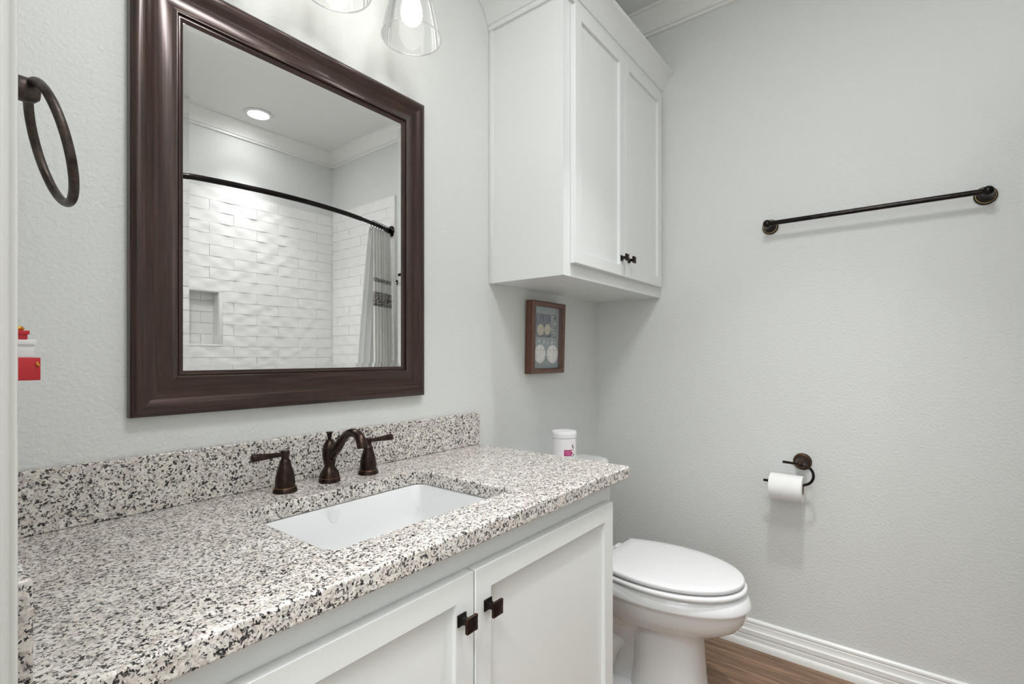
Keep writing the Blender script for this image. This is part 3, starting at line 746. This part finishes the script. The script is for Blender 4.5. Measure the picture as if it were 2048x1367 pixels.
# ------------------------------------------------------------------ shadow-box picture
px0, px1, pz0, pz1 = 1.474, 1.704, 1.060, 1.3405
t = thing('shadow_box_picture', 'small brown wooden shadow box of sand dollars hung under the white wall cabinet', 'picture', (1.589, -0.0015, pz0))
pp = [(0.0, 0.0), (0.0, 0.014), (0.0015, 0.0155), (0.0, 0.017), (0.0, 0.030), (0.0015, 0.032), (0.004, 0.0325), (0.006, 0.035), (0.012, 0.0355), (0.0175, 0.034), (0.020, 0.031), (0.020, 0.004), (0.0, 0.0)]
mitred('frame', px0, px1, pz0, pz1, -0.0015, pp, M['picwood'], t, 25)
yb = -0.0135
obj('backing', B().box(px0+0.019, px1-0.019, yb, -0.004, pz0+0.019, pz1-0.019), M['bluemat'], t, smooth=False)
obj('print_border', B().box(1.512, 1.668, yb-0.0012, yb, 1.199, 1.2965), plain('aged_card', rgb(178, 172, 156), 0.8), t, smooth=False)
pr_ = obj('print', B().box(1.5145, 1.6655, yb-0.0018, yb-0.0010, 1.2015, 1.294), M['print'], t, smooth=False)
def dollar(cx, cz, rx, rz, y, mat, parent, th, slits=True):
    b = B(); b.lathe([(1.0, 0.0), (1.0, 0.35), (0.93, 0.75), (0.6, 1.0), (0.0, 1.1)], (0, 0, 0), 'y', -1, 28)
    for v in b.bm.verts: v.co = Vector((cx+v.co.z*rx if False else cx+v.co.x*rx, y+v.co.y*th, cz+v.co.z*rz))
    o = obj('sand_dollar' if slits else 'printed_shell', b, mat, parent)
    if slits:
        for a, rr in ((90, 0.35), (35, 0.6), (145, 0.6), (-20, 0.75), (200, 0.75)):
            c, sn = math.cos(math.radians(a)), math.sin(math.radians(a))
            p0 = Vector((cx+c*rx*rr, y-th*1.06, cz+sn*rz*rr)); p1 = Vector((cx+c*rx*(rr+0.22), y-th*0.95, cz+sn*rz*(rr+0.22)))
            obj('slit', B().tube([p0, p1], 0.0009, 6), M['slit'], o)
    return o
dollar(1.552, 1.136, 0.0375, 0.0375, yb, M['shell'], t, 0.006)
dollar(1.640, 1.1355, 0.0385, 0.0375, yb, M['shell'], t, 0.006)
dollar(1.552, 1.231, 0.0235, 0.0225, yb-0.0018, M['shellprint'], t, 0.0008, False)
dollar(1.600, 1.233, 0.0215, 0.0215, yb-0.0018, M['shellprint'], t, 0.0008, False)
for k, (x, z, s) in enumerate(((1.537, 1.188, 1.0), (1.572, 1.186, 1.1), (1.600, 1.181, 0.8), (1.628, 1.184, 1.2), (1.655, 1.183, 0.6))):
    b = B(); b.tube([(x-0.002*s, yb-0.002, z-0.006*s), (x+0.003*s, yb-0.003, z-0.003*s), (x+0.0042*s, yb-0.003, z+0.001*s), (x+0.002*s, yb-0.002, z+0.006*s)], [0.0008*s, 0.003*s, 0.003*s, 0.0008*s], 10)
    obj('small_shell', b, M['shell'], t)
obj('glass', B().box(px0+0.019, px1-0.019, -0.0325, -0.031, pz0+0.019, pz1-0.019), M['picglass'], t, smooth=False)
t.rotation_euler = (math.radians(1.6), 0, 0)

# ------------------------------------------------------------------ towel bar, towel ring, robe hook, paper holder
def flange(b, c, axis, sign, r=0.028, hs=1.0):
    b.lathe([(r, 0), (r, 0.004), (r*0.96, 0.007), (r*0.80, 0.009), (r*0.72, 0.012), (r*0.70, 0.018), (r*0.55, 0.024), (r*0.42, 0.034*hs), (r*0.38, 0.044*hs), (r*0.40, 0.052*hs), (r*0.3, 0.056*hs)], c, axis, sign, 40)
def wornring(c, axis, sign, r):
    b = B(); d, u, v = AX[axis]; c = Vector(c)+d*sign*0.0095
    b.tube([c+u*(r*0.83*math.cos(q))+v*(r*0.83*math.sin(q)) for q in [2*PI*k/48 for k in range(48)]], 0.0014, 8, closed=True); return b
TBZ = 1.6175
t = thing('towel_bar', 'long dark bronze towel bar mounted on the grey far wall', 'towel bar', (XF, -1.03, TBZ))
for y in (-0.7355, -1.3305):
    b = B(); flange(b, (XF-0.0005, y, TBZ), 'x', -1); p = obj('post', b, M['black'], t)
    b = B(); b.sphere((XF-0.061, y, TBZ+0.0005), 0.0145); obj('ball', b, M['black'], p)
    o = obj('worn_ring', wornring((XF, y, TBZ), 'x', -1, 0.028), M['goldring'], p); o['label'] = 'gold coloured worn ring'
obj('bar', B().tube([(XF-0.061, -0.74, TBZ), (XF-0.061, -1.326, TBZ)], 0.0083, 20), M['black'], t)
t = thing('robe_hook', 'dark bronze robe hook beside the towel bar, cut by the right edge of the photo', 'hook', (XF, -1.475, 1.612))
b = B(); flange(b, (XF-0.0005, -1.468, 1.612), 'x', -1, 0.0205, 0.75); obj('post', b, M['bronze'], t)
obj('prong', B().tube([(XF-0.024, -1.469, 1.612), (XF-0.030, -1.470, 1.604), (XF-0.030, -1.470, 1.596), (XF-0.036, -1.470, 1.592)], [0.006, 0.005, 0.0045, 0.0055], 14), M['bronze'], t)
obj('worn_ring', wornring((XF, -1.468, 1.612), 'x', -1, 0.0205), M['copper'], t)['label'] = 'copper coloured worn ring'

TY, TZ = -0.842, 0.740
t = thing('toilet_paper_holder', 'bronze hook-shaped toilet paper holder on the grey wall beside the toilet', 'toilet paper holder', (XF, TY, TZ))
b = B(); flange(b, (XF-0.0005, TY, TZ), 'x', -1, 0.0305); p = obj('post', b, M['bronze'], t)
o = obj('worn_ring', wornring((XF, TY, TZ), 'x', -1, 0.0305), M['copper'], p); o['label'] = 'copper coloured worn ring'
HX = XF-0.060
b = B(); b.sphere((HX, TY, TZ-0.001), 0.0115); obj('ball', b, M['bronze'], p)
RZ = 0.667
arc = [(HX, TY+0.055, TZ+0.002), (HX, TY+0.03, TZ+0.001), (HX, TY, TZ)]
arc += [(HX-0.004*k/16, TY-0.005-0.037*math.sin(PI*k/16), (TZ+RZ)/2+(TZ-RZ)/2*math.cos(PI*k/16)) for k in range(1, 17)]
arc += [(HX-0.004, TY+0.03, RZ), (HX-0.004, TY+0.118, RZ)]
obj('arm', B().tube(arc, 0.0047, 14), M['black'], t)
# the roll hangs on the arm
RC = (HX-0.004, -0.800, RZ-0.0165)
t = thing('toilet_paper_roll', 'white toilet paper roll hanging on the bronze hook holder', 'toilet paper', RC)
b = B()
rs = [(0.0215, 0.0), (0.0460, 0.0), (0.0475, 0.0015), (0.0475, 0.1045), (0.0460, 0.106), (0.0215, 0.106), (0.0215, 0.0)]
b.lathe(rs, (RC[0], RC[1]-0.053, RC[2]), 'y', 1, 56, cap=False); obj('paper', b, M['paper'], t)
b = B(); b.lathe([(0.0203, 0.0008), (0.0213, 0.0008), (0.0213, 0.1052), (0.0203, 0.1052), (0.0203, 0.0008)], (RC[0], RC[1]-0.053, RC[2]), 'y', 1, 40, cap=False); obj('core', b, M['card'], t)

RGY, RGZ = -0.175, 1.430
t = thing('towel_ring', 'brown bronze towel ring on the left wall beside the mirror', 'towel ring', (XL, RGY, 1.50))
b = B(); b.lathe([(0.026, 0), (0.026, 0.004), (0.022, 0.010), (0.0125, 0.016), (0.0110, 0.03), (0.0118, 0.045), (0.0145, 0.056), (0.0165, 0.066), (0.0168, 0.075), (0.0150, 0.084), (0.010, 0.089), (0.0, 0.0905)], (XL+0.0005, RGY, 1.4955), 'x', 1, 36)
obj('post', b, M['ringbronze'], t)
nv = Vector((0.9654, 0.0, 0.2605)); e1 = nv.cross(Vector((0, 0, 1))).normalized(); e2 = nv.cross(e1)
rc = Vector((0.1109, RGY, RGZ-0.002)); R_ = 0.0798
obj('ring', B().tube([rc+e1*(R_*math.cos(q))+e2*(R_*math.sin(q)) for q in [2*PI*k/96 for k in range(96)]], 0.0060, 16, closed=True), M['ringbronze'], t)

# ------------------------------------------------------------------ little stack of gift boxes on a wall plug
t = thing('gift_box_plug_in', 'small plug-in ornament of stacked red and white gift boxes by the door casing', 'ornament', (XL, -0.225, 1.095))
obj('plug_body', B().box(XL+0.0005, 0.052, -0.262, -0.205, 1.085, 1.135, 0.006), M['plug'], t)
def gift(x0, x1, y0, y1, z0, z1, lid, mat):
    bx = obj('gift_box', B().box(x0, x1, y0, y1, z0, z1, 0.0008), mat, t)
    obj('lid', B().box(x0-0.0018, x1+0.0018, y0-0.0018, y1+0.0018, z1-lid, z1+0.0006, 0.0008), mat, bx)
    return bx
bx = gift(0.030, 0.0885, -0.252, -0.20, 1.0945, 1.1225, 0.0, M['red']) if False else obj('gift_box', B().box(0.030, 0.0893, -0.252, -0.20, 1.0945, 1.1238, 0.001), M['red'], t)
gift(0.033, 0.0835, -0.2505, -0.203, 1.1240, 1.1462, 0.006, M['whitebox'])
gift(0.040, 0.0775, -0.249, -0.21, 1.1470, 1.1580, 0.0045, M['red'])
b = B(); b.sphere((0.0650, -0.240, 1.1618), 0.0034, n=16)
for a in range(6):
    q = a*PI/3+0.2; u, v = math.cos(q), math.sin(q)
    b.sphere((0.0650+0.0068*u, -0.240+0.0055*v, 1.1612), 0.0042, 1.0, 0.8, 0.75, n=16)
obj('bow', b, M['gold'], t)
b = B(); b.sphere((0.0858, -0.2535, 1.1160), 0.0018, 0.8, 0.5, 1.2, n=12); b.sphere((0.0872, -0.2532, 1.1140), 0.0016, 1.0, 0.5, 0.9, n=12)
obj('bow', b, M['gold'], t)

# ------------------------------------------------------------------ toilet
TX = 1.581
t = thing('toilet', 'white two-piece toilet with closed lid between vanity and far wall', 'toilet', (TX, -0.40, 0))
b = B(); b.loft([
    (0.246, TX, -0.455, 0.100, 0.165, 0.170, 2.2), (0.259, TX, -0.450, 0.118, 0.222, 0.190, 2.15), (0.272, TX, -0.450, 0.133, 0.256, 0.200, 2.1), (0.291, TX, -0.455, 0.148, 0.280, 0.210, 2.1), (0.316, TX, -0.462, 0.161, 0.293, 0.225, 2.1),
    (0.342, TX, -0.465, 0.1675, 0.299, 0.232, 2.1), (0.353, TX, -0.465, 0.1705, 0.3015, 0.235, 2.1), (0.360, TX, -0.465, 0.1785, 0.3065, 0.235, 2.1), (0.365, TX, -0.465, 0.1795, 0.307, 0.235, 2.1), (0.380, TX, -0.465, 0.177, 0.300, 0.235, 2.1),
    (0.398, TX, -0.465, 0.172, 0.287, 0.235, 2.1), (0.402, TX, -0.465, 0.165, 0.280, 0.23, 2.1)])
obj('bowl', b, M['ceramic'], t, ang=50)
b = B(); b.loft([(0.0, TX+0.004, -0.505, 0.108, 0.140, 0.11, 2.8), (0.012, TX+0.004, -0.505, 0.109, 0.141, 0.11, 2.8), (0.024, TX+0.005, -0.505, 0.104, 0.136, 0.105, 2.7), (0.10, TX+0.006, -0.508, 0.097, 0.126, 0.10, 2.6), (0.18, TX+0.006, -0.508, 0.094, 0.120, 0.10, 2.5), (0.225, TX+0.005, -0.505, 0.096, 0.122, 0.11, 2.4), (0.262, TX, -0.500, 0.104, 0.130, 0.12, 2.3)])
obj('pedestal', b, M['ceramic'], t, ang=50)
b = B(); b.loft([(0.0, TX, -0.32, 0.060, 0.16, 0.20, 2.4), (0.10, TX, -0.32, 0.055, 0.15, 0.18, 2.4), (0.17, TX, -0.33, 0.065, 0.15, 0.17, 2.2), (0.22, TX, -0.35, 0.095, 0.15, 0.16, 2.1), (0.27, TX, -0.36, 0.125, 0.16, 0.15, 2.1), (0.33, TX, -0.36, 0.140, 0.16, 0.14, 2.1)])
obj('sump', b, M['ceramic'], t, ang=60)
b = B(); b.tube([(TX, -0.36, 0.14), (TX-0.045, -0.355, 0.155), (TX-0.068, -0.335, 0.135), (TX-0.072, -0.325, 0.095), (TX-0.066, -0.30, 0.055), (TX-0.05, -0.26, 0.045), (TX, -0.24, 0.05)], [0.03, 0.036, 0.038, 0.038, 0.038, 0.036, 0.03], 20)
obj('trapway', b, M['ceramic'], t, ang=60)
b = B(); b.loft([(0.0, TX, -0.30, 0.118, 0.16, 0.17, 3.0), (0.022, TX, -0.30, 0.116, 0.158, 0.168, 3.0), (0.034, TX, -0.30, 0.100, 0.14, 0.15, 3.0)])
obj('foot', b, M['ceramic'], t, ang=50)
obj('deck', B().box(TX-0.115, TX+0.115, -0.30, -0.06, 0.355, 0.405, 0.012, 3), M['ceramic'], t)
def egg(yf, yb, rx, rb, z0, z1, rnd, dome=0.0):
    ym = yb-0.42*(yb-yf)
    def outline(ins):
        P = []
        for k in range(49):
            a = -PI/2+PI*k/48; P.append((TX+(rx-ins)*math.sin(a), ym+(yf+ins-ym)*math.cos(a)))
        R = []
        for k in range(1, 17):
            s = k/16; wv = rx+(rb-rx)*s**2; R.append((wv-ins, ym+(yb-ins-ym)*s))
        return P+[(TX+x, y) for x, y in R]+[(TX-x, y) for x, y in reversed(R)]
    b = B(); rs = []
    for z, ins in ((z0, rnd), (z0+rnd*0.3, rnd*0.3), (z0+rnd, 0.0), (z1-rnd, 0.0), (z1-rnd*0.3, rnd*0.3), (z1, rnd), (z1+dome*0.5, rnd+0.03), (z1+dome, rnd+0.09)):
        rs.append([b.bm.verts.new((x, y, z)) for x, y in outline(ins)])
    for a, c in zip(rs, rs[1:]): b.bridge(a, c)
    b.fan(rs[0], True); b.fan(rs[-1]); return b
obj('seat', egg(-0.760, -0.325, 0.182, 0.145, 0.403, 0.4185, 0.006), M['seat'], t, ang=60)
obj('lid', egg(-0.752, -0.318, 0.177, 0.138, 0.4230, 0.4385, 0.005, 0.002), M['seat'], t, ang=60)
for sx in (-1, 1): obj('hinge', B().box(TX+sx*0.075-0.022, TX+sx*0.075+0.022, -0.325, -0.29, 0.403, 0.428, 0.006, 3), M['seat'], t)
b = B(); b.loft([(0.395, TX, -0.115, 0.185, 0.075, 0.085, 6), (0.42, TX, -0.115, 0.200, 0.085, 0.09, 6), (0.55, TX, -0.115, 0.208, 0.092, 0.095, 6), (0.688, TX, -0.115, 0.212, 0.096, 0.098, 6)])
obj('tank', b, M['ceramic'], t, ang=50)
b = B(); b.loft([(0.689, TX, -0.117, 0.216, 0.101, 0.102, 4), (0.694, TX, -0.117, 0.220, 0.105, 0.105, 4), (0.707, TX, -0.117, 0.219, 0.104, 0.104, 4), (0.716, TX, -0.117, 0.212, 0.097, 0.098, 4), (0.7195, TX, -0.117, 0.195, 0.082, 0.085, 3.6), (0.7215, TX, -0.117, 0.14, 0.05, 0.055, 3)])
obj('tank_lid', b, M['ceramic'], t, ang=60)

# ------------------------------------------------------------------ jar on the tank lid
JX, JY, JZ0 = 1.553, -0.128, 0.7220
t = thing('plastic_jar', 'white plastic jar with a magenta label standing on the toilet tank', 'jar', (JX, JY, JZ0))
b = B(); b.lathe([(0.042, 0), (0.0445, 0.002), (0.0452, 0.006), (0.0452, 0.098), (0.0435, 0.100), (0.0435, 0.103)], (JX, JY, JZ0), n=56); obj('jar_body', b, M['jar'], t)
b = B(); b.lathe([(0.0462, 0.101), (0.0466, 0.103), (0.0466, 0.110), (0.0458, 0.1105), (0.0458, 0.112), (0.0466, 0.1125), (0.0466, 0.1215), (0.045, 0.124), (0.040, 0.1245), (0.0, 0.1245)], (JX, JY, JZ0), n=56); obj('jar_lid', b, M['jarlid'], t)
A0 = math.atan2(-1.1318-JY, -0.0373-JX)            # direction from the jar towards the doorway
def curved(pts2, r0, mat, name, parent, th=0.0004):
    """flat outline (s along the girth to the viewer's right in metres, z) wrapped on the jar"""
    b = B(); top = []; bot = []
    for r, L in ((r0, bot), (r0+th, top)):
        for s, z in pts2:
            a = A0+s/0.0452; L.append(b.bm.verts.new((JX+r*math.cos(a), JY+r*math.sin(a), JZ0+z)))
    b.bridge(bot, top); b.fan(top); b.fan(bot, True); return obj(name, b, mat, parent, smooth=False)
lab = [(0.004+0.034*k/10, 0.0325) for k in range(11)]+[(0.038-0.034*k/10, 0.0105) for k in range(11)]
b = B()
for k in range(10):
    s0, s1 = 0.000+0.0036*k, 0.000+0.0036*(k+1)
    q = []
    for r in (0.0450, 0.0457):
        for s, z in ((s0, 0.0370), (s1, 0.0370), (s1, 0.0590), (s0, 0.0590)):
            a = A0+s/0.0452; q.append(b.bm.verts.new((JX+r*math.cos(a), JY+r*math.sin(a), JZ0+z)))
    b.bm.faces.new(q[4:8])
lb = obj('label', b, M['magenta'], t); lb['label'] = 'magenta label'
def text_mesh(txt, size, s_mid, z, r, mat, parent):
    cu = bpy.data.curves.new('txt', 'FONT'); cu.body = txt; cu.size = size; cu.align_x = 'CENTER'; cu.resolution_u = 3
    o = bpy.data.objects.new('txt', cu); C.objects.link(o)
    dg = bpy.context.evaluated_depsgraph_get(); me = bpy.data.meshes.new_from_object(o.evaluated_get(dg))
    bpy.data.objects.remove(o); bpy.data.curves.remove(cu)
    bm = bmesh.new(); bm.from_mesh(me); bpy.data.meshes.remove(me)
    for v in bm.verts:
        a = A0+(s_mid+v.co.x)/0.0452; v.co = Vector((JX+r*math.cos(a), JY+r*math.sin(a), JZ0+z+v.co.y))
    return obj('lettering', bm, mat, parent, smooth=False)
text_mesh('VANILLA', 0.0062, 0.0150, 0.0500, 0.0460, M['labeltext'], lb)
text_mesh('SUGAR', 0.0062, 0.0150, 0.0420, 0.0460, M['labeltext'], lb)
def poly(P, r, mat, name):
    b = B(); vs = []
    for s, z in P:
        s -= 0.0035; a = A0+s/0.0452; z += 0.0175; vs.append(b.bm.verts.new((JX+r*math.cos(a), JY+r*math.sin(a), JZ0+z)))
    b.fan(vs); return obj(name, b, mat, lb, smooth=False)
poly([(0.0285, 0.0145), (0.036, 0.017), (0.044, 0.022), (0.046, 0.030), (0.042, 0.026), (0.034, 0.019)], 0.0462, M['brownprint'], 'printed_pod')
poly([(0.034, 0.060), (0.0375, 0.060), (0.043, 0.046), (0.041, 0.0435)], 0.0462, M['brownprint'], 'printed_pod')
poly([(0.029, 0.016), (0.034, 0.0175), (0.041, 0.025), (0.0425, 0.033), (0.040, 0.039), (0.034, 0.040), (0.030, 0.0355), (0.036, 0.034), (0.0365, 0.029)], 0.0464, M['whiteprint'], 'printed_petal')
